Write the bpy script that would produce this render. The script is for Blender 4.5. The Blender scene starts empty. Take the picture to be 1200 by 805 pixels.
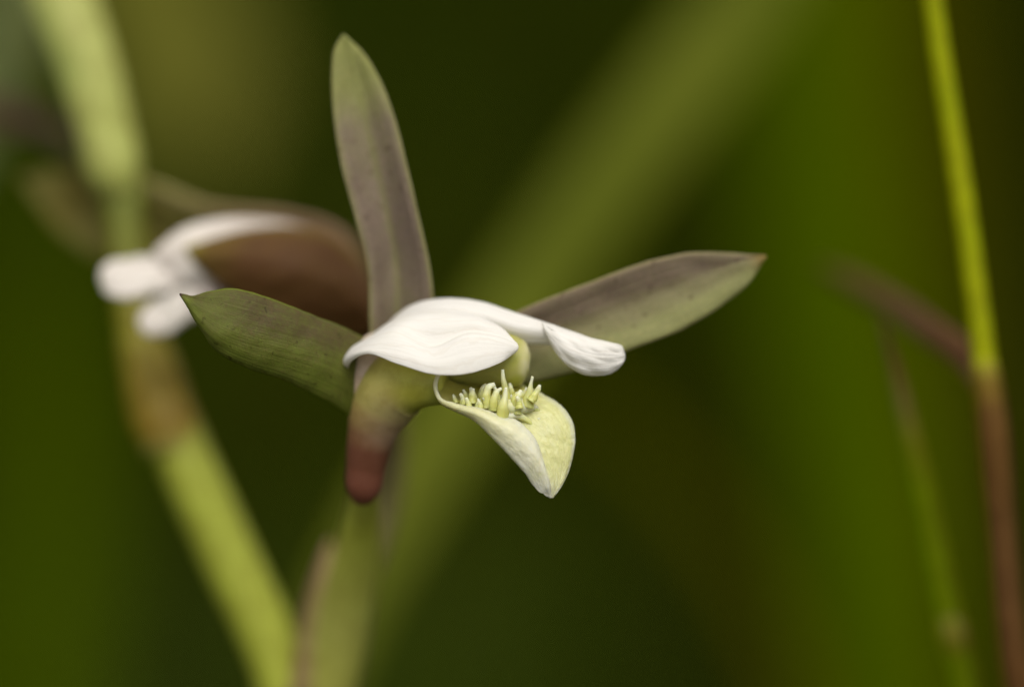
import bpy, math, random
import numpy as np
from mathutils import Vector

random.seed(7)
rng = np.random.default_rng(7)
sc = bpy.context.scene

# ------------------------------------------------------------------ camera
FOC = 160.0            # mm lens drawn out for macro
D = 266.7              # mm from lens to the lip of the flower (60 mm wide field)
PITCH = math.radians(16)
H0 = 330.0             # mm height of the flower above the ground
FW = np.array([0, math.cos(PITCH), -math.sin(PITCH)])
UP = np.array([0, math.sin(PITCH), math.cos(PITCH)])
RT = np.array([1.0, 0, 0])
CAM = np.array([0, 0, H0]) - FW * D
cam = bpy.data.cameras.new('camera')
cam.lens = FOC; cam.sensor_width = 36
cam.clip_start = 0.01; cam.clip_end = 2000
cam.dof.use_dof = True
cam.dof.focus_distance = (D - 0.3) * 0.001
cam.dof.aperture_fstop = 7.2
co = bpy.data.objects.new('camera', cam)
sc.collection.objects.link(co)
co.location = Vector(CAM * 0.001)
co.rotation_euler = (math.pi / 2 - PITCH, 0, 0)
sc.camera = co

# ------------------------------------------------------------------ sky, sun, exposure (bright overcast)
SUN_EL, SUN_AZ = math.radians(63), math.radians(165)     # azimuth from +Y towards +X
w = bpy.data.worlds.new('World'); sc.world = w; w.use_nodes = True
nt = w.node_tree; nt.nodes.clear()
sky = nt.nodes.new('ShaderNodeTexSky'); sky.sky_type = 'NISHITA'; sky.sun_disc = False
sky.sun_elevation = SUN_EL; sky.sun_rotation = SUN_AZ
sky.air_density = 1.0; sky.dust_density = 4.0; sky.ozone_density = 1.0
hs = nt.nodes.new('ShaderNodeHueSaturation'); hs.inputs['Saturation'].default_value = 0.06
bg = nt.nodes.new('ShaderNodeBackground'); bg.inputs['Strength'].default_value = 0.10
wo = nt.nodes.new('ShaderNodeOutputWorld')
nt.links.new(sky.outputs[0], hs.inputs['Color']); nt.links.new(hs.outputs[0], bg.inputs['Color'])
nt.links.new(bg.outputs[0], wo.inputs['Surface'])
sl = bpy.data.lights.new('sun', 'SUN'); sl.energy = 1.5; sl.angle = math.radians(45); sl.color = (1, 0.94, 0.83)
so = bpy.data.objects.new('sun', sl); sc.collection.objects.link(so)
sd = Vector((math.sin(SUN_AZ) * math.cos(SUN_EL), math.cos(SUN_AZ) * math.cos(SUN_EL), math.sin(SUN_EL)))
so.rotation_euler = sd.to_track_quat('Z', 'Y').to_euler()
so.location = sd * 3
sc.view_settings.view_transform = 'Standard'; sc.view_settings.look = 'None'
sc.view_settings.gamma = 1; sc.view_settings.use_curve_mapping = False
sc.view_settings.exposure = 0.5
sc.cycles.use_denoising = True
sc.cycles.use_adaptive_sampling = False
sc.cycles.max_bounces = 8

# ------------------------------------------------------------------ helpers
def P(px, py, z=0.0):
    """photo pixel + depth in mm behind the plane of focus -> world mm"""
    s = (D + z) / D / 20.0
    return CAM + FW * (D + z) + RT * ((px - 600) * s) - UP * ((py - 402.5) * s)

def pts(lst):
    return np.array([p if isinstance(p, np.ndarray) else P(*p) for p in lst], float)

def spline(p, n, extra=None):
    """chord-length Catmull-Rom resample to n points (extra: values carried along)"""
    p = np.asarray(p, float)
    if p.ndim == 1: p = p[:, None]
    if len(p) == 2:
        t = np.linspace(0, 1, n)[:, None]
        return p[0] * (1 - t) + p[1] * t
    q = p if extra is None else extra
    d = np.linalg.norm(np.diff(q, axis=0), axis=1); d = np.maximum(d, 1e-6)
    k = np.concatenate([[0], np.cumsum(d)])
    m = np.zeros_like(p)
    for i in range(len(p)):
        if i == 0: m[i] = (p[1] - p[0]) / d[0]
        elif i == len(p) - 1: m[i] = (p[-1] - p[-2]) / d[-1]
        else:
            a, b = d[i - 1], d[i]
            m[i] = ((p[i] - p[i - 1]) / a * b + (p[i + 1] - p[i]) / b * a) / (a + b)
    ts = np.linspace(0, k[-1], n)
    idx = np.clip(np.searchsorted(k, ts, side='right') - 1, 0, len(p) - 2)
    h = d[idx]; u = ((ts - k[idx]) / h)[:, None]; h = h[:, None]
    u2, u3 = u * u, u * u * u
    return ((2 * u3 - 3 * u2 + 1) * p[idx] + (u3 - 2 * u2 + u) * h * m[idx]
            + (-2 * u3 + 3 * u2) * p[idx + 1] + (u3 - u2) * h * m[idx + 1])

def smooth_noise(a, b, seed):
    """cheap smooth 2-D noise in about -1..1 from a few sines"""
    r = np.random.default_rng(seed); o = np.zeros(np.broadcast(a, b).shape)
    for k in range(6):
        f = r.uniform(-1, 1, 2) * (1 + 0.8 * k); o = o + np.sin(a * f[0] + b * f[1] + r.uniform(0, 6.3)) / (1 + 0.5 * k)
    return o / 2.6

def link(name, verts_mm, faces, mat, parent=None, origin=None, uv=None, smooth=True, col=None):
    org = np.asarray(origin, float) if origin is not None else (np.array(parent['_o']) if parent is not None and '_o' in parent else np.zeros(3))
    me = bpy.data.meshes.new(name)
    me.from_pydata([tuple(v) for v in (np.asarray(verts_mm) - org) * 0.001], [], [tuple(int(i) for i in f) for f in faces])
    if uv is not None:
        ul = me.uv_layers.new(name='UVMap')
        li = np.zeros(len(me.loops), np.int32); me.loops.foreach_get('vertex_index', li)
        ul.data.foreach_set('uv', np.asarray(uv, np.float32)[li].ravel())
    if col is not None:
        at = me.color_attributes.new('Col', 'FLOAT_COLOR', 'POINT')
        at.data.foreach_set('color', np.asarray(col, np.float32).ravel())
    me.polygons.foreach_set('use_smooth', [smooth] * len(me.polygons))
    me.materials.append(mat)
    o = bpy.data.objects.new(name, me); sc.collection.objects.link(o)
    if parent is not None: o.parent = parent
    else: o.location = Vector(org * 0.001)
    o['_o'] = list(org)
    return o

def root(name, base, label, cat, group=None):
    o = bpy.data.objects.new(name, None); sc.collection.objects.link(o)
    o.empty_display_size = 0.01
    o.location = Vector(np.asarray(base) * 0.001); o['_o'] = list(base)
    tag(o, label, cat, group)
    return o

def tag(o, label=None, cat=None, group=None, kind=None):
    if label: o['label'] = label
    if cat: o['category'] = cat
    if group: o['group'] = group
    if kind: o['kind'] = kind
    return o

def sheet(G, thick, U=None, V=None):
    """turn an n x m grid of points into a closed thin sheet with rounded thinner margins"""
    n, m, _ = G.shape
    du = np.gradient(G, axis=0); dv = np.gradient(G, axis=1)
    N = np.cross(du, dv); N /= np.maximum(np.linalg.norm(N, axis=2, keepdims=True), 1e-9)
    u = np.linspace(0, 1, m)[None, :]; v = np.linspace(0, 1, n)[:, None]
    if U is None: U = np.broadcast_to(u, (n, m))
    if V is None: V = np.broadcast_to(v, (n, m))
    e = np.minimum(1, np.minimum(u, 1 - u) * 9 + 0.25) * np.ones_like(v)
    e = e * np.minimum(1, (1 - v) * 12 + 0.25)
    A = G + N * (thick * 0.5 * e)[..., None]; B = G - N * (thick * 0.5 * e)[..., None]
    verts = np.concatenate([A.reshape(-1, 3), B.reshape(-1, 3)])
    uv = np.concatenate([np.stack([U.ravel(), V.ravel()], 1)] * 2)
    i = np.arange(n * m).reshape(n, m); k = n * m
    a, b, c, d = i[:-1, :-1].ravel(), i[:-1, 1:].ravel(), i[1:, 1:].ravel(), i[1:, :-1].ravel()
    f = [np.stack([a, b, c, d], 1), np.stack([d + k, c + k, b + k, a + k], 1)]
    for e0 in (i[0, :], i[:, -1], i[-1, ::-1], i[::-1, 0]):
        f.append(np.stack([e0[1:], e0[:-1], e0[:-1] + k, e0[1:] + k], 1))
    return verts, np.concatenate(f), uv

def loft_grid(curves, n, m, wave=0.0, wf=(6, 4), seed=1, edge_wave=0.0, ef=22):
    C = np.stack([spline(pts(c), n) for c in curves], 1)           # n x k x 3
    G = np.stack([spline(C[i], m, extra=C[n // 2] if C.shape[1] > 2 else None) for i in range(n)], 0)
    s = np.linspace(0, 1, n)[:, None]; t = np.linspace(0, 1, m)[None, :]
    dz = wave * smooth_noise(s * wf[0] * 2, t * wf[1] * 2, seed)
    ed = np.abs(2 * t - 1) ** 6
    dz = dz + edge_wave * ed * smooth_noise(s * ef, t * 2, seed + 5)
    fade = np.minimum(1, s * 8)
    return G + (dz * fade)[..., None] * FW + (0.5 * edge_wave * ed * smooth_noise(s * ef * 1.3, t, seed + 9) * fade)[..., None] * UP

def loft(name, curves, mat, parent, n=60, m=24, thick=0.3, **kw):
    v, f, uv = sheet(loft_grid(curves, n, m, **kw), thick)
    return link(name, v, f, mat, parent, uv=uv)

def tube_geo(path, radii, n=40, seg=20, flat=1.0, cap=True, lump=0.0, seed=3, flatdir=None):
    p = pts(path); c = spline(p, n); r = spline(np.array(radii, float), n, extra=p)[:, 0]
    r = np.maximum(r, 0.01)
    T = np.gradient(c, axis=0); T /= np.linalg.norm(T, axis=1, keepdims=True)
    S = np.cross(T, FW if flatdir is None else flatdir); S /= np.linalg.norm(S, axis=1, keepdims=True)
    Q = np.cross(T, S)
    a = np.linspace(0, 2 * math.pi, seg, endpoint=False)
    R = r[:, None] * np.ones(seg)
    if lump: R = R * (1 + lump * smooth_noise(np.linspace(0, 9, n)[:, None], (np.sin(a) * 2 + np.cos(a))[None, :], seed))
    G = c[:, None] + S[:, None] * (R * np.cos(a))[..., None] + Q[:, None] * (flat * R * np.sin(a))[..., None]
    verts = G.reshape(-1, 3); i = np.arange(n * seg).reshape(n, seg)
    j = np.roll(i, -1, axis=1)
    f = [tuple(q) for q in np.stack([i[:-1].ravel(), i[1:].ravel(), j[1:].ravel(), j[:-1].ravel()], 1)]
    uv = np.stack([np.broadcast_to((a / (2 * math.pi))[None], (n, seg)).ravel(), np.broadcast_to(np.linspace(0, 1, n)[:, None], (n, seg)).ravel()], 1)
    ch = np.concatenate([[0], np.cumsum(np.linalg.norm(np.diff(p, axis=0), axis=1))])
    vi = np.interp(np.linspace(0, ch[-1], n), ch, np.linspace(0, 1, len(p)))
    uv[:, 1] = np.repeat(vi, seg)
    if cap:
        f.append(tuple(i[0])); f.append(tuple(i[-1][::-1]))
    return verts, f, uv

def tube(name, path, radii, mat, parent=None, **kw):
    v, f, uv = tube_geo(path, radii, **kw)
    return link(name, v, f, mat, parent, uv=uv)

def leaf_geo(path, widths, n=40, m=9, thick=0.35, roll=0.0, fold=0.25):
    p = pts(path); c = spline(p, n); wd = np.maximum(spline(np.array(widths, float), n, extra=p)[:, 0], 0.02)
    T = np.gradient(c, axis=0); T /= np.linalg.norm(T, axis=1, keepdims=True)
    S = np.cross(T, FW); S /= np.linalg.norm(S, axis=1, keepdims=True); Q = np.cross(S, T)
    ro = np.linspace(roll[0], roll[1], n) if isinstance(roll, tuple) else np.full(n, roll)
    S2 = S * np.cos(ro)[:, None] + Q * np.sin(ro)[:, None]; Q2 = -S * np.sin(ro)[:, None] + Q * np.cos(ro)[:, None]
    t = np.linspace(-1, 1, m)
    G = c[:, None] + S2[:, None] * (wd[:, None] * 0.5 * t)[..., None] + Q2[:, None] * (fold * wd[:, None] * 0.5 * np.abs(t) ** 1.3)[..., None]
    return sheet(G, thick)

def leaf(name, path, widths, mat, parent=None, origin=None, **kw):
    v, f, uv = leaf_geo(path, widths, **kw)
    return link(name, v, f, mat, parent, origin=origin, uv=uv)

def ground_below(p, dx=0, dy=0):
    p = p if isinstance(p, np.ndarray) else P(*p)
    return np.array([p[0] + dx, p[1] + dy, -3.0])

# ------------------------------------------------------------------ materials
class NT:
    def __init__(s, name):
        s.m = bpy.data.materials.new(name); s.m.use_nodes = True
        s.t = s.m.node_tree; s.t.nodes.clear()
        s.out = s.n('ShaderNodeOutputMaterial')
        s.tc = s.n('ShaderNodeTexCoord')
        sp = s.n('ShaderNodeSeparateXYZ'); s.l(s.tc.outputs['UV'], sp.inputs[0])
        s.u, s.v = sp.outputs[0], sp.outputs[1]
    def n(s, k, **kw):
        o = s.t.nodes.new(k)
        for a, b in kw.items(): setattr(o, a, b)
        return o
    def l(s, a, b): s.t.links.new(a, b)
    def noise(s, scale, detail=3, rough=0.6, stretch=None, uv=False):
        o = s.n('ShaderNodeTexNoise'); o.inputs['Scale'].default_value = scale
        o.inputs['Detail'].default_value = detail; o.inputs['Roughness'].default_value = rough
        src = s.tc.outputs['UV'] if uv else s.tc.outputs['Object']
        if stretch or not uv:
            mp = s.n('ShaderNodeMapping'); mp.inputs['Scale'].default_value = stretch or (1, 1, 1)
            if not uv: mp.inputs['Rotation'].default_value = (0.63, 0.41, 0.87)
            s.l(src, mp.inputs[0]); src = mp.outputs[0]
        s.l(src, o.inputs['Vector']); return o.outputs['Fac']
    def ramp(s, x, stops, interp='EASE'):
        r = s.n('ShaderNodeValToRGB'); r.color_ramp.interpolation = interp
        e = r.color_ramp.elements
        while len(e) < len(stops): e.new(0.5)
        for k, (p, v) in enumerate(stops):
            e[k].position = p; e[k].color = (v, v, v, 1) if not isinstance(v, tuple) else (*v, 1)
        s.l(x, r.inputs[0]); return r.outputs[0]
    def math(s, op, a, b):
        o = s.n('ShaderNodeMath', operation=op)
        for k, x in enumerate((a, b)):
            if isinstance(x, (int, float)): o.inputs[k].default_value = x
            else: s.l(x, o.inputs[k])
        return o.outputs[0]
    def mix(s, a, b, f, mode='MIX'):
        o = s.n('ShaderNodeMix', data_type='RGBA', blend_type=mode)
        for sock, x in ((o.inputs[0], f), (o.inputs[6], a), (o.inputs[7], b)):
            if isinstance(x, tuple): sock.default_value = (*x, 1)
            elif isinstance(x, (int, float)): sock.default_value = x
            else: s.l(x, sock)
        return o.outputs[2]
    def finish(s, col, rough=0.5, spec=0.3, sss=0.0, trans=0.0, bump=None, bstr=0.2, bdist=0.0001, tcol=None, sheen=0.0):
        b = s.n('ShaderNodeBsdfPrincipled')
        s.l(col, b.inputs['Base Color']); b.inputs['Roughness'].default_value = rough
        b.inputs['Specular IOR Level'].default_value = spec
        if sss:
            b.inputs['Subsurface Weight'].default_value = sss
            b.inputs['Subsurface Radius'].default_value = (1.0, 0.8, 0.45)
            b.inputs['Subsurface Scale'].default_value = 0.0009
        if sheen: b.inputs['Sheen Weight'].default_value = sheen
        if bump is not None:
            bp = s.n('ShaderNodeBump'); bp.inputs['Strength'].default_value = bstr; bp.inputs['Distance'].default_value = bdist
            s.l(bump, bp.inputs['Height']); s.l(bp.outputs[0], b.inputs['Normal'])
        sh = b.outputs[0]
        if trans:
            tr = s.n('ShaderNodeBsdfTranslucent'); s.l(tcol if tcol is not None else col, tr.inputs[0])
            mx = s.n('ShaderNodeMixShader'); mx.inputs[0].default_value = trans
            s.l(sh, mx.inputs[1]); s.l(tr.outputs[0], mx.inputs[2]); sh = mx.outputs[0]
        s.l(sh, s.out.inputs['Surface'])
        return s.m

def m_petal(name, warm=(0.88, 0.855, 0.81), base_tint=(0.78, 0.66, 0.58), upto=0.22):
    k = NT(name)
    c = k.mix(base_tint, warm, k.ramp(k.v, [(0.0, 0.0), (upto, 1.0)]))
    nz = k.noise(420, 3); c = k.mix(c, (0.90, 0.87, 0.80), k.ramp(nz, [(0.45, 0.0), (0.75, 0.5)]))
    vein = k.noise(14, 2, stretch=(1.6, 0.10, 1), uv=True)
    c = k.mix(c, (0.72, 0.69, 0.64), k.ramp(vein, [(0.50, 0.0), (0.56, 0.22), (0.60, 0.0)]))
    fine = k.noise(5200, 2)
    ph = k.math('ADD', k.math('MULTIPLY', k.u, 44.0), k.math('MULTIPLY', k.noise(2.6, 3, stretch=(1, 2.0, 1), uv=True), 12.0))
    vn = k.math('SINE', ph, 0.0)
    c = k.mix(c, (0.93, 0.91, 0.88), k.ramp(vn, [(0.70, 0.0), (0.98, 0.5)]), 'MULTIPLY')
    bp = k.math('ADD', k.math('MULTIPLY', vein, 1.2), k.math('MULTIPLY', fine, 0.35))
    return k.finish(c, rough=0.6, spec=0.16, trans=0.36, bump=bp, bstr=0.42, bdist=0.00012)

def m_sepal(name, dark, green, stops_v, stops_u, edge=None, mottle=0.5, tipc=None, streak=0.3, tip_at=0.96, veins=0.3):
    """dark pigment over green; amount of dark = ramp(v)*ramp(u) broken up by streaks and cells"""
    k = NT(name)
    a = k.math('MULTIPLY', k.ramp(k.v, stops_v), k.ramp(k.u, stops_u))
    st = k.noise(9, 3, stretch=(2.2, 0.25, 1), uv=True)
    a = k.math('ADD', a, k.math('MULTIPLY', k.math('SUBTRACT', st, 0.5), streak))
    cell = k.noise(3800, 5, 0.75); big = k.noise(650, 4, 0.65)
    a = k.math('ADD', a, k.math('MULTIPLY', k.math('SUBTRACT', cell, 0.5), mottle * 1.6))
    a = k.math('ADD', a, k.math('MULTIPLY', k.math('SUBTRACT', big, 0.5), mottle))
    c = k.mix(green, dark, k.ramp(a, [(0.0, 0.0), (1.0, 1.0)], 'LINEAR'))
    if edge: c = k.mix(c, edge, k.ramp(k.u, [(0.0, 0.7), (0.035, 0.0), (0.965, 0.0), (1.0, 0.6)]))
    if tipc: c = k.mix(c, tipc, k.ramp(k.v, [(tip_at, 0.0), (1.0, 1.0)]))
    spk = k.noise(2300, 2, 0.5)
    c = k.mix(c, (0.45, 0.36, 0.34), k.ramp(spk, [(0.64, 0.0), (0.72, 0.7)]), 'MULTIPLY')
    c = k.mix(c, (1.45, 1.42, 1.35), k.ramp(cell, [(0.50, 0.0), (0.68, 0.8)]), 'MULTIPLY')
    ph = k.math('ADD', k.math('MULTIPLY', k.u, 62.0), k.math('MULTIPLY', k.noise(2.2, 2, stretch=(1, 2.5, 1), uv=True), 9.0))
    vn = k.math('SINE', ph, 0.0)
    c = k.mix(c, (0.80, 0.78, 0.74), k.ramp(vn, [(0.40, 0.0), (1.0, veins)]), 'MULTIPLY')
    bp = k.math('ADD', k.math('MULTIPLY', st, 1.2), k.math('MULTIPLY', cell, 0.9))
    bp = k.math('ADD', bp, k.math('MULTIPLY', vn, -0.3 * veins))
    return k.finish(c, rough=0.55, spec=0.16, sss=0.15, trans=0.14, bump=bp, bstr=0.5, bdist=0.00012)

def m_plant(name, c1, c2, scale=200, stops=None, trans=0.12, rough=0.5, vstops=None, streak=True, spec=0.3):
    """two-tone leaf or stem; vstops = colours along the length"""
    k = NT(name)
    if vstops: base = k.ramp(k.v, vstops, 'LINEAR')
    else: base = k.mix(c1, c2, k.ramp(k.noise(scale, 3), stops or [(0.35, 0.0), (0.65, 1.0)]))
    if streak:
        st = k.noise(10, 3, stretch=(3.0, 0.12, 1), uv=True)
        base = k.mix(base, (0.72, 0.74, 0.6), k.ramp(st, [(0.35, 0.55), (0.6, 0.0)]), 'MULTIPLY')
    mo = k.noise(700, 4, 0.65)
    base = k.mix(base, (0.65, 0.6, 0.5), k.ramp(mo, [(0.40, 0.5), (0.62, 0.0)]), 'MULTIPLY')
    return k.finish(base, rough=rough, spec=spec, trans=trans, bump=mo, bstr=0.25, bdist=0.0002)

MAT = {}
MAT['petal'] = m_petal('white_petal')
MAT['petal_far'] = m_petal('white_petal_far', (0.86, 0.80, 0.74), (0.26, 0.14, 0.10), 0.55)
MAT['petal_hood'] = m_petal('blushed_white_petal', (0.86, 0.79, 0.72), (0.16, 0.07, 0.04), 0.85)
MAT['dorsal'] = m_sepal('dorsal_sepal_skin', (0.178, 0.134, 0.100), (0.240, 0.250, 0.075),
    [(0.0, 0.9), (0.45, 1.0), (0.66, 0.85), (0.86, 0.12), (1, 0)], [(0.0, 0.75), (0.12, 1.0), (0.40, 0.95), (0.53, 0.62), (0.66, 0.95), (0.93, 1.0), (1, 0.6)], edge=(0.20, 0.19, 0.07), mottle=0.40)
MAT['side_right'] = m_sepal('right_sepal_skin', (0.160, 0.118, 0.082), (0.225, 0.225, 0.085),
    [(0.0, 1.0), (0.7, 1.0), (0.92, 0.9), (1, 0.7)], [(0.0, 0.9), (0.25, 0.95), (0.55, 0.45), (0.85, 0.05), (1, 0.0)], edge=(0.22, 0.19, 0.08), mottle=0.40, tipc=(0.20, 0.13, 0.035), tip_at=0.93)
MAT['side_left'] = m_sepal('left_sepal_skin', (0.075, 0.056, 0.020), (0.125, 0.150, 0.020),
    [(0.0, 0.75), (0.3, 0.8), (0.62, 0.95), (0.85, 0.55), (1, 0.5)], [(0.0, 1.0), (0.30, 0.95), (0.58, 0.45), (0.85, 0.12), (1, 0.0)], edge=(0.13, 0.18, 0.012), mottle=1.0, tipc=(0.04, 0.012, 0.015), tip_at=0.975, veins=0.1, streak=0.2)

k = NT('flower_cup_skin')
c = k.ramp(k.v, [(0.0, (0.20, 0.085, 0.05)), (0.16, (0.165, 0.058, 0.034)), (0.36, (0.16, 0.062, 0.034)), (0.44, (0.22, 0.11, 0.05)), (0.52, (0.38, 0.26, 0.09)), (0.64, (0.48, 0.42, 0.12)), (0.85, (0.46, 0.44, 0.06)), (1.0, (0.46, 0.46, 0.08))], 'EASE')
blush = k.math('MULTIPLY', k.ramp(k.u, [(0.10, 0.0), (0.40, 1.0), (0.62, 1.0), (0.85, 0.0)]), k.ramp(k.v, [(0.36, 0.0), (0.5, 1.0), (0.66, 0.6), (0.85, 0.0)]))
c = k.mix(c, (0.50, 0.34, 0.24), k.math('MULTIPLY', blush, 0.7))
c = k.mix(c, (0.75, 0.7, 0.6), k.ramp(k.noise(900, 3), [(0.4, 0.5), (0.6, 0.0)]), 'MULTIPLY')
MAT['cup'] = k.finish(c, rough=0.45, spec=0.3, sss=0.25, bump=k.noise(3500, 2), bstr=0.2)

MAT['receptacle'] = m_plant('receptacle_skin', None, None, trans=0.0, streak=False, vstops=[(0, (0.14, 0.06, 0.03)), (0.25, (0.26, 0.15, 0.08)), (0.45, (0.46, 0.34, 0.20)), (0.6, (0.60, 0.46, 0.34)), (1, (0.6, 0.5, 0.4))])
k = NT('column_skin')
c = k.mix((0.36, 0.35, 0.09), (0.58, 0.55, 0.30), k.ramp(k.v, [(0.55, 0.0), (0.70, 0.10), (0.86, 1.0)]))
c = k.mix(c, (0.36, 0.38, 0.03), k.ramp(k.noise(450, 2), [(0.45, 0.0), (0.62, 0.7)]))
MAT['column'] = k.finish(c, rough=0.4, spec=0.3, sss=0.5, trans=0.1, bump=k.noise(3500, 2), bstr=0.15)

k = NT('lip_skin')     # u: 0 near margin, ~0.45 keel, 1 far margin; v: throat to tip
c = k.mix((0.70, 0.67, 0.38), (0.82, 0.79, 0.60), k.ramp(k.v, [(0.35, 0.0), (0.8, 1.0)]))
inner = k.ramp(k.u, [(0.44, 0.0), (0.56, 1.0)])
c2 = k.mix((0.52, 0.49, 0.08), (0.71, 0.69, 0.33), k.ramp(k.v, [(0.12, 0.0), (0.42, 1.0)]))
c2 = k.mix(c2, (0.76, 0.74, 0.46), k.ramp(k.v, [(0.80, 0.0), (1.0, 1.0)]))
c = k.mix(c, c2, inner)
c = k.mix(c, (0.82, 0.80, 0.62), k.math('MULTIPLY', k.ramp(k.u, [(0.0, 1.0), (0.05, 0.6), (0.10, 0.0), (0.93, 0.0), (0.98, 0.8)]), 0.8))
thr = k.math('MULTIPLY', k.ramp(k.v, [(0.10, 1.0), (0.34, 0.0)]), k.ramp(k.u, [(0.09, 0.0), (0.16, 1.0)]))
c = k.mix(c, (0.40, 0.37, 0.03), k.math('MULTIPLY', thr, 0.85))
ve = k.noise(10, 3, stretch=(2.6, 0.9, 1), uv=True)
c = k.mix(c, (0.58, 0.58, 0.22), k.math('MULTIPLY', inner, k.ramp(ve, [(0.48, 0.0), (0.56, 0.45), (0.62, 0.0)])))
c = k.mix(c, (0.64, 0.63, 0.34), k.ramp(k.noise(700, 3), [(0.50, 0.0), (0.72, 0.5)]))
cells = k.n('ShaderNodeTexVoronoi'); cells.inputs['Scale'].default_value = 3800; k.l(k.tc.outputs['Object'], cells.inputs['Vector'])
bp = k.math('ADD', k.math('MULTIPLY', ve, 2.5), k.math('MULTIPLY', cells.outputs['Distance'], -0.6))
bp = k.math('ADD', bp, k.math('MULTIPLY', k.noise(1100, 3), 2.0))
MAT['lip'] = k.finish(c, rough=0.34, spec=0.4, sss=0.4, trans=0.25, bump=bp, bstr=0.4, bdist=0.00009)

k = NT('callus_skin')
c = k.mix((0.64, 0.64, 0.20), (0.84, 0.83, 0.55), k.ramp(k.v, [(0.15, 0.0), (0.9, 1.0)]))
MAT['callus'] = k.finish(c, rough=0.35, spec=0.4, sss=0.6, trans=0.25, bump=k.noise(3200, 2), bstr=0.2)

MAT['hood'] = m_sepal('hood_sepal_skin', (0.095, 0.043, 0.013), (0.25, 0.20, 0.025),
    [(0.0, 1.0), (0.62, 1.0), (0.86, 0.8), (0.97, 0.0)], [(0.0, 0.75), (0.2, 1.0), (0.8, 1.0), (1, 0.9)], mottle=0.25)
MAT['arc'] = m_plant('arched_sepal_skin', None, None, vstops=[(0, (0.20, 0.10, 0.06)), (0.55, (0.22, 0.15, 0.07)), (1, (0.26, 0.24, 0.08))])
MAT['stem'] = m_plant('flower_stem_skin', None, None, streak=True, trans=0.0, rough=0.42,
    vstops=[(0.000, (0.22, 0.28, 0.03)), (0.203, (0.43, 0.47, 0.05)), (0.357, (0.38, 0.42, 0.05)), (0.390, (0.27, 0.27, 0.03)), (0.487, (0.24, 0.21, 0.012)), (0.536, (0.15, 0.15, 0.012)), (0.609, (0.15, 0.17, 0.02)), (0.650, (0.34, 0.39, 0.10)), (0.812, (0.36, 0.41, 0.11))])
MAT['node'] = m_plant('stem_node_skin', None, None, vstops=[(0, (0.26, 0.26, 0.05)), (0.10, (0.32, 0.27, 0.06)), (0.25, (0.26, 0.17, 0.015)), (0.6, (0.25, 0.18, 0.012)), (1, (0.25, 0.24, 0.015))], trans=0.0)
MAT['sheath'] = m_plant('pale_stem_sheath', (0.41, 0.44, 0.11), (0.47, 0.49, 0.15), scale=90, trans=0.1)
MAT['pedicel'] = m_plant('pedicel_skin', None, None, trans=0.0, vstops=[(0, (0.44, 0.43, 0.07)), (0.3, (0.50, 0.50, 0.11)), (0.5, (0.46, 0.48, 0.06)), (0.7, (0.34, 0.33, 0.07)), (1, (0.26, 0.20, 0.09))])
MAT['pedicel_dark'] = m_plant('purple_pedicel_skin', None, None, trans=0.0, vstops=[(0, (0.25, 0.18, 0.07)), (0.5, (0.20, 0.16, 0.08)), (1, (0.12, 0.07, 0.04))])
MAT['bract'] = m_plant('olive_bract', (0.21, 0.175, 0.04), (0.24, 0.215, 0.06), trans=0.25, spec=0.05)
MAT['bract_pink'] = m_plant('tan_bract', (0.46, 0.32, 0.15), (0.42, 0.31, 0.13), trans=0.2, spec=0.15)
MAT['bract_plum'] = m_plant('plum_bract', (0.11, 0.06, 0.04), (0.09, 0.06, 0.035), trans=0.15, spec=0.1)
MAT['culm'] = m_plant('yellow_green_culm', (0.26, 0.30, 0.001), (0.285, 0.31, 0.002), trans=0.0, spec=0.08)
MAT['culm_red'] = m_plant('red_brown_sheath', None, None, vstops=[(0, (0.10, 0.042, 0.012)), (0.5, (0.095, 0.044, 0.011)), (0.66, (0.12, 0.058, 0.012)), (0.82, (0.16, 0.105, 0.009)), (0.93, (0.21, 0.19, 0.006)), (1, (0.26, 0.28, 0.002))], trans=0.0, spec=0.12)
MAT['blade_red'] = m_plant('red_brown_blade', None, None, vstops=[(0, (0.15, 0.06, 0.025)), (0.5, (0.13, 0.075, 0.03)), (1, (0.11, 0.085, 0.006))], spec=0.1)
MAT['thin'] = m_plant('thin_green_stem', None, None, trans=0.0, spec=0.04, vstops=[(0, (0.13, 0.18, 0.001)), (0.66, (0.135, 0.18, 0.001)), (0.72, (0.14, 0.15, 0.006)), (0.78, (0.13, 0.11, 0.025)), (0.85, (0.10, 0.07, 0.015)), (0.92, (0.05, 0.03, 0.008))])
MAT['yellow_node'] = m_plant('yellow_node', (0.17, 0.15, 0.004), (0.16, 0.15, 0.004), trans=0.0)
MAT['olive_leaf'] = m_plant('olive_leaf', (0.100, 0.120, 0.008), (0.120, 0.140, 0.011), scale=40, trans=0.2, spec=0.03)
MAT['green_leaf'] = m_plant('deep_green_leaf', (0.052, 0.084, 0.0001), (0.060, 0.092, 0.0001), scale=40, trans=0.25, spec=0.0)
MAT['brown_leaf'] = m_plant('brown_green_leaf', (0.055, 0.058, 0.0001), (0.064, 0.056, 0.0002), scale=40, trans=0.2, spec=0.0)
MAT['grey_leaf'] = m_plant('grey_green_leaf', (0.12, 0.145, 0.045), (0.11, 0.13, 0.04), scale=40, trans=0.2, spec=0.1)
MAT['straw_leaf'] = m_plant('dull_straw_leaf', (0.125, 0.122, 0.016), (0.115, 0.116, 0.012), scale=40, trans=0.15, spec=0.03)

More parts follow.
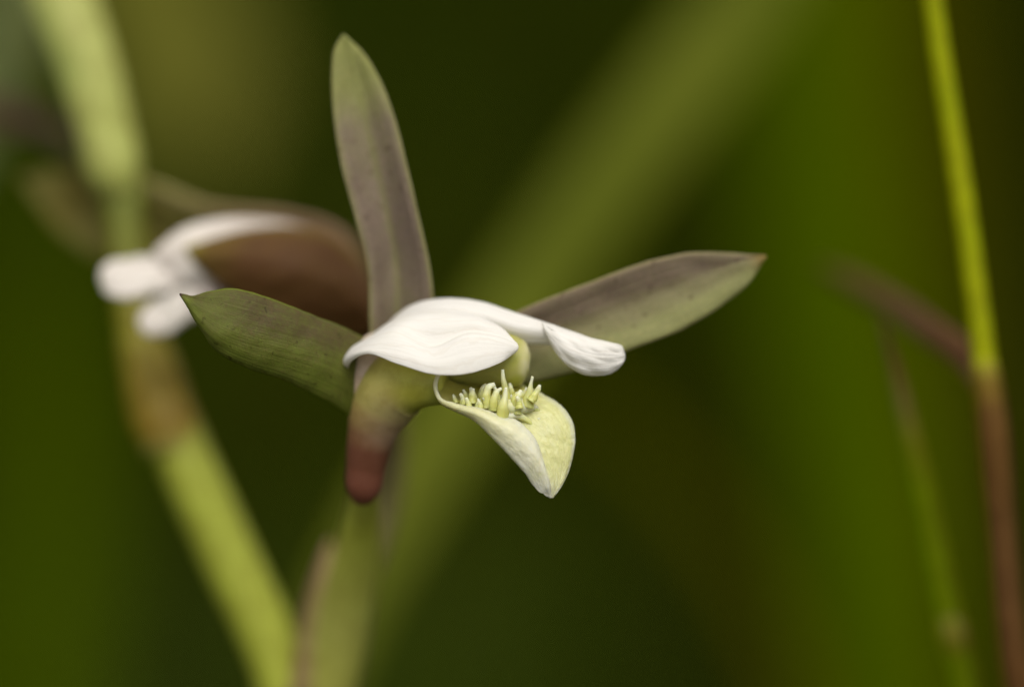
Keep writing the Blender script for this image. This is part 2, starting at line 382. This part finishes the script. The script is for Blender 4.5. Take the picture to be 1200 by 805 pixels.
# ------------------------------------------------------------------ ground and meadow
k = NT('ground_soil')
c = k.mix((0.015, 0.018, 0.001), (0.026, 0.024, 0.002), k.ramp(k.noise(9, 5), [(0.4, 0.0), (0.62, 1.0)]))
c = k.mix(c, (0.035, 0.055, 0.008), k.ramp(k.noise(2.3, 5), [(0.45, 0.0), (0.6, 0.8)]))
MAT['ground'] = k.finish(c, rough=0.95, spec=0.0, bump=k.noise(40, 5), bstr=0.6, bdist=0.02)
xs = np.concatenate([-np.geomspace(2e5, 300, 24), np.linspace(-250, 250, 9), np.geomspace(300, 2e5, 24)])
gx, gy = np.meshgrid(xs, xs); r = np.hypot(gx, gy)
gz = np.where(r > 600, np.minimum(r / 4000, 12) * 6 * np.sin(gx / 900 + 1) * np.cos(gy / 1100), 0) - np.minimum(r * 0.002, 60)
gi = np.arange(len(xs) ** 2).reshape(len(xs), -1)
tag(link('ground', np.stack([gx.ravel(), gy.ravel(), gz.ravel()], 1), np.stack([gi[:-1, :-1].ravel(), gi[:-1, 1:].ravel(), gi[1:, 1:].ravel(), gi[1:, :-1].ravel()], 1), MAT['ground']), kind='structure')

k = NT('meadow_blades')
at = k.n('ShaderNodeVertexColor', layer_name='Col')
c = k.mix(at.outputs[0], (0.7, 0.68, 0.5), k.ramp(k.noise(60, 3), [(0.4, 0.5), (0.6, 0.0)]), 'MULTIPLY')
MAT['meadow'] = k.finish(c, rough=0.8, spec=0.0, trans=0.15)

def meadow(n):
    x = rng.uniform(-1700, 1700, n); y = rng.uniform(-700, 3300, n)
    keep = np.hypot(x * 0.9, y - 400) > 0
    near = (y < 170) & (np.abs(x) < 260)
    h = rng.uniform(110, 300, n) * (1 + 0.25 * smooth_noise(x / 200, y / 200, 4))
    h = np.where(near, np.minimum(h, rng.uniform(60, 190, n)), h)
    h = np.where((y < 420), np.minimum(h, 215), h)
    h = np.where((y < -150), np.minimum(h, 150), h)
    wd = rng.uniform(2.2, 5.5, n); az = rng.uniform(0, 2 * math.pi, n); lean = rng.uniform(0.05, 0.65, n) * h
    fa = az + math.pi / 2 + rng.uniform(-0.5, 0.5, n)
    S = 6; t = np.linspace(0, 1, S)[None, :]
    cx = x[:, None] + np.cos(az)[:, None] * lean[:, None] * t ** 2.2
    cy = y[:, None] + np.sin(az)[:, None] * lean[:, None] * t ** 2.2
    cz = -4 + (h[:, None] + 4) * (t - 0.25 * (lean / h)[:, None] * t ** 3)
    hw = 0.5 * wd[:, None] * np.array([0.6, 0.9, 1, 0.85, 0.55, 0.04])[None, :]
    dx, dy = np.cos(fa)[:, None] * hw, np.sin(fa)[:, None] * hw
    A = np.stack([cx - dx, cy - dy, cz], 2); B = np.stack([cx + dx, cy + dy, cz], 2)
    V = np.stack([A, B], 2)                                  # n,S,2,3
    base = (np.arange(n) * S * 2)[:, None] + np.arange(S - 1)[None, :] * 2
    F = np.stack([base, base + 1, base + 3, base + 2], 2).reshape(-1, 4)
    pal = np.array([[0.034, 0.056, 0.0003], [0.043, 0.066, 0.0003], [0.026, 0.044, 0.0003], [0.058, 0.062, 0.001], [0.060, 0.046, 0.004], [0.042, 0.026, 0.002]])
    patch = 0.5 + 0.5 * smooth_noise(x / 90, y / 140, 11)
    pick = np.where(rng.uniform(0, 1, n) < 0.05 + 0.2 * patch, rng.integers(3, 6, n), rng.integers(0, 3, n))
    c = 0.62 * pal[pick] * rng.uniform(0.75, 1.25, n)[:, None]
    C = np.concatenate([np.repeat(c, S * 2, 0), np.ones((n * S * 2, 1))], 1)
    return V.reshape(-1, 3), F, C
v, f, c = meadow(17000)
tag(link('meadow_grass', v, f, MAT['meadow'], col=c), 'dense dark green meadow grass behind and beneath the orchid', 'grass', kind='stuff')

# ------------------------------------------------------------------ the orchid
stem_path = [(345, 850, 22), (330, 790, 22), (268, 650, 22), (212, 525, 22), (180, 440, 22.5), (160, 370, 23), (150, 300, 23.5), (142, 225, 24), (112, 120, 24), (70, 0, 25), (45, -80, 26), (15, -240, 27), (5, -420, 28), (12, -600, 29)]
base = ground_below((420, 900, 22), 8, 10)
orchid = root('orchid', base, 'orchid with white-petalled flowers and purple-brown sepals on a thick pale green stem', 'orchid')
low = P(345, 850, 22)
mid = base * 0.5 + low * 0.5 + np.array([3, -2, 0])
sp = [base, base * 0.75 + low * 0.25 + np.array([3, -2, 10]), mid + np.array([0, 0, 10])] + stem_path
stem = tube('stem', sp, [2.6, 2.4, 2.2, 1.85, 1.8, 1.85, 1.8, 1.6, 1.35, 1.2, 1.35, 1.75, 1.95, 1.95, 1.7, 1.2, 0.5], MAT['stem'], orchid, n=300, seg=24, lump=0.03)
tube('stem_node', [(203, 528, 22), (200, 510, 22), (188, 478, 22.2), (178, 440, 22.4), (168, 405, 22.8), (163, 385, 23)], [1.8, 2.02, 1.97, 1.8, 1.6, 1.4], MAT['node'], stem, n=40, seg=24, lump=0.06)
tube('stem_sheath', [(141, 232, 23.4), (136, 212, 23.5), (122, 150, 24), (98, 70, 24.5), (62, -30, 25.5), (32, -140, 26.3)], [0.9, 1.55, 1.85, 2.05, 2.2, 1.9], MAT['sheath'], stem, n=50, seg=24, lump=0.04)
# bracts on the stem
loft('bract', [[(132, 205, 25), (90, 165, 34), (40, 128, 42), (-20, 112, 46), (-70, 108, 48)],
               [(136, 230, 25), (95, 195, 33), (40, 162, 41), (-20, 148, 46), (-70, 128, 48)]], MAT['bract_plum'], orchid, n=30, m=10, thick=0.35)
loft('bract', [[(322, 880, 23), (342, 790, 21), (360, 700, 20), (385, 632, 19)],
               [(346, 880, 20), (358, 790, 18.5), (374, 700, 18), (387, 632, 19)],
               [(375, 880, 20), (380, 790, 18.5), (388, 700, 18), (389, 632, 19)]], MAT['bract_pink'], orchid, n=40, m=14, thick=0.35)

# buds further up the stem
for bx, by, bz, dx, dz in ((20, -260, 26, -90, 4), (8, -360, 27, 70, -3), (6, -470, 28, -50, -4), (12, -590, 29, 12, 0)):
    tube('flower_bud', [(bx, by, bz), (bx + dx * 0.5, by - 30, bz + dz * 0.5), (bx + dx * 0.9, by - 80, bz + dz), (bx + dx, by - 130, bz + dz), (bx + dx, by - 165, bz + dz)], [0.5, 0.7, 1.7, 1.5, 0.15], MAT['bract'], orchid, n=30, seg=16)

# ---- front flower: the cup with its chin is the part that carries the rest
flower = tube('flower', [(424, 588, 5.6), (425, 579, 5.4), (429, 545, 5.0), (435, 512, 4.5), (447, 478, 3.8), (466, 452, 2.8), (496, 446, 1.9), (522, 447, 1.5)],
              [0.55, 0.90, 1.20, 1.42, 1.92, 2.05, 1.62, 1.38], MAT['cup'], orchid, n=70, seg=36, flat=0.85, lump=0.02, cap=True)
tube('pedicel', [P(352, 930, 21.5), (386, 805, 20), (408, 700, 17), (424, 610, 13), (430, 540, 9), (440, 470, 6.5), (452, 430, 5)], [1.3, 1.8, 1.65, 1.15, 0.9, 1.0, 1.1], MAT['pedicel'], flower, n=60, seg=20, lump=0.03)
tube('receptacle', [(436, 525, 5.2), (436, 505, 4.8), (435, 470, 4.0), (434, 440, 3.6), (438, 412, 4.0), (446, 398, 4.8)], [0.7, 1.1, 1.22, 1.25, 1.1, 0.6], MAT['receptacle'], flower, n=40, seg=28, lump=0.02)
loft('dorsal_sepal', [[(434, 410, 5.0), (433, 370, 4.6), (430, 310, 4.2), (416, 255, 4.0), (400, 195, 4.2), (391, 135, 4.6), (389, 85, 5.0), (393, 55, 5.2), (402, 41, 5.3)],
                      [(465, 412, 6.4), (464, 370, 6.0), (463, 310, 5.6), (452, 250, 5.3), (438, 190, 5.3), (424, 130, 5.5), (414, 85, 5.5), (407, 58, 5.4), (402, 41, 5.3)],
                      [(500, 410, 5.0), (508, 352, 4.4), (504, 315, 4.1), (492, 258, 3.9), (477, 195, 4.0), (463, 140, 4.4), (446, 95, 4.9), (424, 60, 5.2), (403, 41, 5.3)]],
     MAT['dorsal'], flower, n=90, m=26, thick=0.36, wave=0.14, wf=(7, 3), edge_wave=0.10, ef=14)
loft('lateral_sepal', [[(520, 420, 4.6), (605, 366, 4.0), (650, 346, 3.8), (705, 326, 3.7), (760, 306, 3.8), (812, 296, 4.0), (855, 297, 4.2), (898, 300, 4.5)],
                       [(520, 440, 5.4), (612, 405, 4.9), (660, 391, 4.6), (725, 368, 4.4), (785, 344, 4.4), (832, 326, 4.4), (865, 312, 4.4), (898, 300, 4.5)],
                       [(520, 465, 4.6), (622, 448, 4.0), (662, 438, 3.7), (735, 412, 3.6), (803, 384, 3.7), (848, 357, 4.0), (880, 330, 4.3), (898, 301, 4.5)]],
     MAT['side_right'], flower, n=90, m=26, thick=0.36, wave=0.14, wf=(7, 3), edge_wave=0.10, ef=14)
loft('lateral_sepal', [[(440, 402, 4.5), (420, 393, 3.6), (388, 378, 2.3), (345, 361, 1.1), (300, 344, 0.3), (268, 338, 0.0), (240, 343, 0.1), (222, 347, 0.2), (210, 344, 0.2)],
                       [(438, 425, 4.2), (415, 412, 3.0), (380, 396, 1.6), (338, 384, 0.5), (292, 372, -0.2), (258, 362, -0.3), (235, 355, -0.1), (222, 350, 0.1), (211, 345, 0.2)],
                       [(435, 458, 4.2), (410, 445, 2.8), (375, 428, 1.4), (332, 415, 0.4), (285, 402, -0.3), (250, 386, -0.5), (231, 368, -0.2), (221, 355, 0.0), (211, 345, 0.2)],
                       [(432, 505, 4.8), (408, 487, 3.6), (380, 468, 2.3), (335, 447, 1.2), (288, 430, 0.4), (250, 408, 0.0), (236, 385, 0.0), (222, 360, 0.1), (211, 345.5, 0.2)]],
     MAT['side_left'], flower, n=110, m=34, thick=0.38, wave=0.10, wf=(9, 3), edge_wave=0.10, ef=16)

# column: a hooded tube over the lip
tube('column', [(460, 425, 4.4), (500, 418, 3.4), (550, 420, 2.6), (588, 423, 2.1), (606, 425, 1.95), (616, 426, 1.9), (621, 426.5, 1.9)], [1.2, 1.5, 1.6, 1.64, 1.48, 1.12, 0.55], MAT['column'], flower, n=50, seg=32, flat=0.85, lump=0.02)

# petals
arm = loft_grid([[(448, 440, 6.4), (448, 405, 6.0), (456, 379, 5.2), (480, 359, 4.5), (520, 350, 3.9), (560, 353, 3.4), (602, 366, 2.9), (640, 378, 2.3), (668, 388, 1.9), (700, 398.5, 1.7), (720, 403, 1.6)],
               [(458, 440, 5.4), (460, 412, 5.0), (470, 385, 3.9), (490, 370, 3.1), (525, 362, 2.6), (563, 368, 2.3), (603, 381, 2.0), (640, 388, 1.7), (670, 395, 1.6), (700, 403, 1.6), (721, 407, 1.65)],
               [(470, 440, 5.0), (475, 420, 4.6), (485, 400, 4.2), (505, 392, 3.9), (535, 392, 3.4), (570, 395, 3.0), (605, 402, 2.6), (640, 404, 2.2), (670, 406, 2.0), (700, 410, 1.9), (722, 412, 1.8)]],
               90, 24, wave=0.05, edge_wave=0.04)
flap = loft_grid([[(634, 377, 2.3), (640, 378.5, 2.1), (668, 388, 1.7), (700, 398, 1.5), (717, 402, 1.5), (727, 405, 1.6), (731.5, 412, 1.6)],
                [(637, 382, 1.6), (643, 385, 1.2), (669, 395, 0.7), (699, 405, 0.6), (718, 408, 0.9), (728, 411, 1.3), (732.3, 415, 1.5)],
                [(640, 388, 1.3), (647, 396, 0.8), (668, 411, 0.3), (697, 420, 0.4), (718, 420, 0.8), (729, 418, 1.2), (732.6, 417.5, 1.45)],
                [(642, 391, 1.3), (649, 406, 0.9), (667, 424, 0.6), (694, 433, 0.6), (717, 431, 0.9), (728, 425, 1.2), (732.3, 420, 1.4)],
                [(643, 393, 1.4), (651, 411, 1.1), (667, 430, 0.8), (692, 440.5, 0.9), (716, 437.5, 1.1), (727, 430, 1.3), (731.5, 424, 1.4)]],
                60, 32, wave=0.12, wf=(9, 5), edge_wave=0.06, seed=4)
va, fa, ua = sheet(arm, 0.24); vb, fb, ub = sheet(flap, 0.2); ub[:, 1] = 0.5 + ub[:, 1] * 0.5
link('petal', np.concatenate([va, vb]), np.concatenate([fa, fb + len(va)]), MAT['petal'], flower, uv=np.concatenate([ua, ub]))
loft('petal', [[(432, 446, 6.0), (424, 415, 5.2), (440, 393, 4.2), (470, 372, 3.2), (512, 362, 2.6), (560, 370, 2.1), (586, 385, 1.3), (600, 398, 0.5)],
               [(424, 446, 5.2), (412, 416, 4.2), (436, 396, 2.6), (470, 380, 1.2), (510, 380, 0.75), (556, 380, 0.7), (588, 390, 0.6), (604, 401, 0.35)],
               [(420, 446, 4.6), (406, 420, 3.4), (432, 400, 1.6), (466, 391, 0.2), (503, 408.5, 0.20), (554, 392.8, 0.42), (588, 398, 0.35), (606.5, 403.5, 0.25)],
               [(417, 446, 4.2), (404, 424, 2.8), (430, 406, 0.8), (465, 400, -0.2), (504, 411, -0.45), (552, 394.8, -0.40), (588, 400, -0.05), (607.5, 406.5, 0.1)],
               [(415, 446, 4.0), (404, 427, 2.4), (430, 411, 0.3), (466, 414, -0.7), (508, 424, -1.1), (552, 414, -1.0), (588, 412, -0.35), (606.5, 410, 0.1)],
               [(416, 448, 3.8), (408, 430, 2.2), (431, 415, 0.1), (468, 427, -1.0), (510, 439, -1.45), (552, 437, -1.35), (586, 425, -0.6), (603, 414, 0.2)]],
     MAT['petal'], flower, n=130, m=84, thick=0.28, wave=0.05, wf=(5, 3), edge_wave=0.04)

# lip: a folded trough; near margin, near belly, keel, far belly, far margin
near = [(516, 436, 0.3), (512, 452, -0.2), (519, 468, -0.5), (534, 473, -0.6), (560, 478, -0.7), (590, 488, -0.8), (612, 497, -0.8), (628, 516, -0.9), (638, 545, -0.9), (646, 583, -0.6)]
belly = [(514, 438, 0.8), (510, 455, 0.0), (518, 471, -0.5), (533, 477, -0.9), (557, 484, -1.3), (585, 500, -1.6), (607, 516, -1.6), (625, 536, -1.4), (636, 558, -1.1), (645.5, 583.3, -0.6)]
keel = [(516, 440, 1.6), (512, 458, 0.6), (520, 473, 0.0), (532, 479, -0.6), (553, 488, -1.0), (579, 510, -1.3), (602, 533, -1.3), (619, 553, -1.1), (632, 573, -0.8), (645, 583.5, -0.6)]
far1 = [(540, 452, 2.2), (548, 463, 1.6), (556, 474, 1.2), (568, 484, 0.8), (586, 494, 0.3), (608, 512, -0.4), (626, 532, -0.65), (638, 552, -0.72), (644, 571, -0.68), (646.5, 583.6, -0.6)]
far2 = [(575, 446, 3.0), (585, 454, 2.4), (596, 460, 2.0), (612, 470, 1.3), (632, 484, 0.6), (648, 504, 0.2), (656, 526, 0.0), (656, 550, -0.2), (652, 570, -0.4), (647.5, 583.3, -0.6)]
farm = [(600, 440, 3.3), (607, 446, 2.9), (615, 452, 2.4), (630, 459, 1.9), (652, 471, 1.4), (669, 490, 1.0), (674, 512, 0.7), (670, 540, 0.3), (661, 565, -0.1), (648.5, 583, -0.6)]
lip = loft('lip', [near, belly, keel, far1, far2, farm], MAT['lip'], flower, n=120, m=60, thick=0.26, wave=0.06, wf=(12, 6), edge_wave=0.12, ef=34)

# calli: finger-like papillae and ridges on the lip
def callus(path, radii, seed):
    radii = [q * (0.95, 0.78, 0.68, 0.8, 0.9, 0.9)[i] for i, q in enumerate(radii)]
    tube('callus', path, radii, MAT['callus'], flower, n=22, seg=14, lump=0.26, seed=seed)
CAL = [([(594, 478, 0.4), (592, 455, 0.2), (589.5, 442, 0.0), (589, 433, 0.0)], [0.32, 0.25, 0.19, 0.10]),
       ([(588, 490, -0.7), (590, 476, -0.9), (592, 464, -0.9), (593, 454, -0.9)], [0.50, 0.36, 0.21, 0.10]),
       ([(616, 476, 0.3), (620, 462, 0.2), (622, 450, 0.1), (624, 441, 0.1)], [0.50, 0.32, 0.18, 0.11]),
       ([(622, 470, 0.0), (628, 461, 0.0), (631, 455, 0.0), (633, 451, 0.0)], [0.30, 0.22, 0.21, 0.10]),
       ([(558, 474, 0.2), (556, 466, 0.0), (553, 459, 0.0), (551, 454, 0.0)], [0.28, 0.22, 0.22, 0.10]),
       ([(572, 478, -0.3), (570, 464, -0.3), (573, 454, -0.3), (580, 450, -0.3)], [0.36, 0.34, 0.28, 0.14]),
       ([(578, 480, -0.4), (579, 468, -0.6), (583, 458, -0.6), (588, 455, -0.6)], [0.36, 0.28, 0.20, 0.10]),
       ([(602, 478, 0.1), (606, 466, 0.0), (609, 461, 0.0), (611, 457, 0.0)], [0.38, 0.34, 0.28, 0.12]),
       ([(565, 470, 0.6), (564, 461, 0.5), (566, 454, 0.5), (570, 450, 0.5)], [0.26, 0.22, 0.18, 0.10]),
       ([(544, 474, -0.4), (543, 469, -0.4), (541, 464, -0.4), (539, 461, -0.4)], [0.24, 0.20, 0.18, 0.09]),
       ([(550, 478, -0.6), (549, 473, -0.6), (547, 468, -0.6), (546, 466, -0.6)], [0.24, 0.20, 0.16, 0.09]),
       ([(600, 466, 1.0), (599, 458, 0.9), (598, 452, 0.9), (597, 449, 0.9)], [0.26, 0.22, 0.18, 0.09]),
       ([(636, 484, 0.65), (620, 478, 0.55), (606, 480, 0.35), (592, 486, 0.0)], [0.06, 0.28, 0.36, 0.30]),
       ([(630, 506, 0.15), (618, 493, 0.15), (606, 487, 0.0), (592, 489, -0.2)], [0.05, 0.24, 0.36, 0.30]),
       ([(650, 508, 0.42), (641, 492, 0.55), (628, 482, 0.75), (614, 477, 0.7)], [0.04, 0.18, 0.26, 0.24]),
       ([(646, 520, 0.1), (642, 508, 0.2), (637, 497, 0.25), (630, 490, 0.3)], [0.05, 0.12, 0.15, 0.1]),
       ([(584, 478, 0.2), (583, 466, 0.2), (581, 458, 0.2), (579, 452, 0.2)], [0.26, 0.20, 0.17, 0.08]),
       ([(611, 470, 0.6), (613, 463, 0.6), (616, 458, 0.6), (617, 454, 0.6)], [0.24, 0.20, 0.15, 0.08]),
       ([(535, 472, 0.0), (533, 468, 0.0), (532, 465, 0.0), (531, 462, 0.0)], [0.2, 0.17, 0.15, 0.07]),
       ([(562, 480, -0.5), (563, 475, -0.5), (561, 470, -0.5), (560, 467, -0.5)], [0.24, 0.18, 0.14, 0.07])]
CAL.append(([(530, 472, 0.5), (550, 474, 0.3), (575, 476, 0.1), (600, 477, 0.1), (618, 476, 0.5), (630, 480, 0.8)], [0.15, 0.38, 0.52, 0.55, 0.46, 0.2]))
for q in range(16):                                     # finer papillae between the large ones
    x, t = 540 + 84 * (q + random.uniform(0.1, 0.9)) / 16, random.uniform(4, 13)
    y, z, dx = 468 + (x - 540) * 0.10 + random.uniform(-4, 7), random.uniform(-0.5, 1.0), random.uniform(-4, 5)
    r = random.uniform(0.13, 0.20)
    CAL.append(([(x, y + 6, z), (x + dx * 0.2, y - t * 0.3, z), (x + dx * 0.6, y - t * 0.7, z - 0.05), (x + dx, y - t, z - 0.1)], [r * 1.5, r * 1.2, r, r * 0.6]))
for q, (pa, ra) in enumerate(CAL): callus(pa, ra, 20 + q)

# ---- hind flower, seen from the side behind the first
Z = 14.5
hind = tube('flower', [(446, 392, Z + 3), (432, 384, Z + 3), (405, 368, Z + 2.8), (370, 350, Z + 2.6), (330, 330, Z + 2.5), (300, 318, Z + 2.5)], [0.5, 1.3, 2.2, 2.5, 2.0, 0.6], MAT['hood'], orchid, n=40, seg=28)
tube('pedicel', [P(345, 940, 23), (376, 830, 25), (416, 700, 26), (452, 600, 26), (464, 520, 24), (456, 440, 20), (440, 388, Z + 3)], [0.8, 0.8, 0.75, 0.7, 0.7, 0.8, 1.0], MAT['pedicel_dark'], hind, n=60, seg=20)
loft('lateral_sepal', [[(446, 372, Z + 2), (430, 318, Z + 1), (396, 280, Z), (345, 266, Z - 0.6), (292, 269, Z - 0.7), (245, 280, Z - 0.3), (211, 289, Z)],
                       [(444, 382, Z + 0.5), (418, 345, Z - 0.8), (378, 322, Z - 1.8), (332, 308, Z - 2), (288, 302, Z - 1.6), (248, 298, Z - 0.8), (211, 289.5, Z)],
                       [(444, 398, Z + 1.2), (408, 396, Z), (356, 386, Z - 0.8), (310, 366, Z - 1), (272, 344, Z - 0.8), (240, 320, Z - 0.4), (212, 291, Z)]],
     MAT['hood'], hind, n=60, m=24, thick=0.4, wave=0.15)
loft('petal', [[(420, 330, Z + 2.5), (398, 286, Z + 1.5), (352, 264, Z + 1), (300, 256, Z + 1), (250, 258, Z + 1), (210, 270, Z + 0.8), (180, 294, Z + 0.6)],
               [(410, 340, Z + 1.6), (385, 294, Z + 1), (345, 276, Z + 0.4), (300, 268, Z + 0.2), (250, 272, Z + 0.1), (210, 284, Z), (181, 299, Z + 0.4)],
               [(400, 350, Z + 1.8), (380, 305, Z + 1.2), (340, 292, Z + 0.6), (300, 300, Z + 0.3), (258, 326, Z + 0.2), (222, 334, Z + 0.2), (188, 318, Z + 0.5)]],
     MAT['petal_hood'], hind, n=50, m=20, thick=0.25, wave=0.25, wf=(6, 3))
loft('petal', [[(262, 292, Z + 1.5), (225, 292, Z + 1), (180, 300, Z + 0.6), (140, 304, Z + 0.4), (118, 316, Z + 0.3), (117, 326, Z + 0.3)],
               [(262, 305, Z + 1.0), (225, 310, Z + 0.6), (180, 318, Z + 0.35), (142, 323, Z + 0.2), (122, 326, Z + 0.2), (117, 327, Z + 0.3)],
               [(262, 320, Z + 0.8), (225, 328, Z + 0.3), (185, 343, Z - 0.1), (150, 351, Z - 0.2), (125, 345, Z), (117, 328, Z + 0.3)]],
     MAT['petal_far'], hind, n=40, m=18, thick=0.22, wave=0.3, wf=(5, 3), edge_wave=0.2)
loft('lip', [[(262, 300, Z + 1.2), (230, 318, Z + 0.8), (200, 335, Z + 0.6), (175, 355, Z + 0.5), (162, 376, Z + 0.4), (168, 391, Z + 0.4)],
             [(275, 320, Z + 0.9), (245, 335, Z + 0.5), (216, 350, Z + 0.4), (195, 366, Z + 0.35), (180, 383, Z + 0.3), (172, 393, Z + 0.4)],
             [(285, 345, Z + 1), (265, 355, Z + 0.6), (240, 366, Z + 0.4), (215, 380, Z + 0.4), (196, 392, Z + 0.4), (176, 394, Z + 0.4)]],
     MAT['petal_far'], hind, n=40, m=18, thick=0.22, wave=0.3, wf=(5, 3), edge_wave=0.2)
loft('lateral_sepal', [[(400, 340, 18), (300, 290, 20), (230, 255, 23), (170, 222, 26), (110, 203, 28), (60, 200, 29), (24, 209, 30)],
                       [(400, 355, 19), (300, 310, 21.5), (230, 288, 24.5), (168, 265, 27), (112, 248, 29), (64, 230, 29.5), (24, 210, 30)],
                       [(400, 370, 18), (300, 335, 20), (230, 328, 23), (170, 320, 26), (118, 306, 28), (66, 268, 29), (25, 211, 30)]], MAT['bract'], hind, n=50, m=18, thick=0.35, wave=0.2)
leaf('dorsal_sepal', [(425, 345, Z + 5), (392, 285, Z + 5), (340, 262, Z + 5.5), (285, 254, Z + 6), (240, 246, Z + 6.5), (200, 230, Z + 7.5), (165, 211, Z + 8.5)], [2.2, 2.0, 1.5, 1.2, 1.0, 0.95, 0.4], MAT['arc'], hind, n=50, roll=0.5, thick=0.4)

# ------------------------------------------------------------------ grasses around it
def stalk_base(p, dx, dy): return ground_below(p, dx, dy)
# culm with reddish sheath and blade
b = ground_below((1260, 1000, 16), 6, 4)
culm = root('grass_plant', b, 'yellow-green grass culm with red-brown sheath standing right of the orchid', 'grass')
q0 = P(1215, 900, 16)
tube('culm', [b, (b * 0.6 + q0 * 0.4) + np.array([2, 0, 0]), q0, (1190, 780, 15), (1172, 600, 14.5), (1156, 445, 14), (1143, 340, 14), (1122, 190, 14), (1100, 50, 14), (1086, -60, 14), (1062, -260, 15), (1045, -520, 18), (1050, -800, 24)],
     [1.0, 0.95, 0.85, 0.78, 0.72, 0.74, 0.70, 0.68, 0.62, 0.58, 0.5, 0.4, 0.12], MAT['culm'], culm, n=180, seg=16, lump=0.03)
tube('sheath', [(b * 0.25 + q0 * 0.75) + np.array([1, 0, 0]), q0, (1190, 780, 15), (1174, 620, 14.5), (1161, 480, 14), (1156, 440, 14), (1152, 418, 14)], [1.2, 1.05, 0.98, 0.92, 0.98, 0.86, 0.76], MAT['culm_red'], culm, n=60, seg=16, lump=0.05)
leaf('leaf_blade', [(1158, 462, 14), (1140, 428, 17), (1085, 385, 22), (1035, 352, 27), (985, 325, 32), (958, 312, 35)], [1.4, 1.8, 1.9, 1.7, 1.2, 0.2], MAT['blade_red'], culm, n=40, roll=0.3)
# thin stem
b = ground_below((1180, 1000, 22), 8, 6)
ts = root('grass_plant', b, 'thin dull green grass stem with a yellow node and dark withered tip', 'grass')
q0 = P(1148, 890, 22)
tube('stem', [b, b * 0.5 + q0 * 0.5, q0, (1130, 800, 21), (1112, 720, 20.5), (1088, 600, 20), (1062, 490, 19), (1045, 420, 18.5), (1030, 372, 18)], [0.9, 0.8, 0.72, 0.72, 0.70, 0.66, 0.52, 0.36, 0.10], MAT['thin'], ts, n=110, seg=14)
tube('stem_node', [(1122, 765, 20.8), (1117, 745, 20.6), (1112, 722, 20.5)], [0.68, 0.84, 0.68], MAT['yellow_node'], ts, n=12, seg=14)

def big_leaf(name, path, widths, mat, label, drop, cat='plant', group=None, **kw):
    b = ground_below(path[0], *drop)
    first = pts(path)[0]
    if widths[-1] > 1:                                  # taper to a point beyond the last given spot
        e = pts(path); path = list(path) + [e[-1] + (e[-1] - e[-2]) * 1.0 + np.array([0, 6, -6]), e[-1] + (e[-1] - e[-2]) * 2.0 + np.array([0, 14, -22])]
        widths = list(widths) + [widths[-1] * 0.6, 0.2]
    p = [b, b * 0.55 + first * 0.45 + np.array([-drop[0] * 0.25, -drop[1] * 0.25, 0])] + list(path)
    wv = [widths[0] * 0.6, widths[0] * 0.9] + list(widths)
    o = root(name, b, label, cat, group)
    leaf('leaf' if name != 'grass_plant' else 'leaf_blade', p, wv, mat, o, n=110, m=11, **kw)
    tube('sheath', [p[0], p[0] * 0.85 + p[1] * 0.15, p[0] * 0.7 + p[1] * 0.3], [widths[0] * 0.3, widths[0] * 0.28, widths[0] * 0.22], mat, o, n=12, seg=12)
    return o
big_leaf('broad_leaved_plant', [(300, 1000, 72), (415, 690, 78), (495, 545, 82), (585, 405, 86), (690, 250, 90), (795, 110, 94), (885, -10, 98), (980, -140, 102)],
         [4.0, 5.2, 6.0, 6.5, 6.8, 6.8, 6.4, 4.6], MAT['olive_leaf'], 'broad olive leaf slanting up behind the white flower', (-25, 10), fold=0.12)
big_leaf('grass_plant', [(1060, 1000, 190), (1040, 805, 195), (1015, 600, 200), (985, 400, 205), (965, 200, 210), (960, 0, 215), (965, -200, 220)],
         [11, 13, 14.5, 15, 14, 12.5, 9], MAT['green_leaf'], 'wide deep green blade standing upright behind the thin grass stem', (6, 10), fold=0.15)
big_leaf('grass_plant', [(1130, 900, 240), (1110, 600, 245), (1090, 330, 250), (1065, 120, 255), (1050, -120, 262)],
         [6, 7.5, 9, 10, 8], MAT['brown_leaf'], 'brownish green blade beside the wide deep green blade', (8, 10), fold=0.15)
big_leaf('grass_plant', [(20, 1000, 260), (40, 800, 265), (60, 600, 270), (50, 430, 275), (30, 300, 280), (-10, 130, 285)],
         [10, 11, 11, 10, 8, 3], MAT['green_leaf'], 'dull green blade left of the thick orchid stem', (-6, 10), fold=0.2)
big_leaf('broad_leaved_plant', [(-420, 300, 250), (-340, -120, 255), (-150, -330, 258), (60, -220, 255), (170, -20, 250), (222, 110, 246), (240, 215, 242)],
         [8, 10, 13, 16, 18, 16, 2], MAT['straw_leaf'], 'dull straw-coloured leaf tip drooping beside the top of the orchid stem', (-20, 10), fold=0.2)
big_leaf('grass_plant', [(-420, 900, 70), (-260, 560, 72), (-130, 300, 75), (-45, 150, 78), (0, 60, 80), (25, -60, 82)],
         [4, 4.5, 5, 5.0, 4.8, 4], MAT['grey_leaf'], 'grey-green blade rising past the plum bract of the orchid', (-5, 10), fold=0.2)
big_leaf('grass_plant', [(980, 1000, 150), (930, 805, 152), (850, 640, 155), (760, 530, 158), (680, 460, 160), (590, 400, 162)],
         [2.6, 2.8, 2.8, 2.6, 2.0, 0.3], MAT['brown_leaf'], 'narrow brown-green blade leaning left under the purple side sepal', (10, 10), fold=0.2)
for o in bpy.data.objects:
    if '_o' in o: del o['_o']
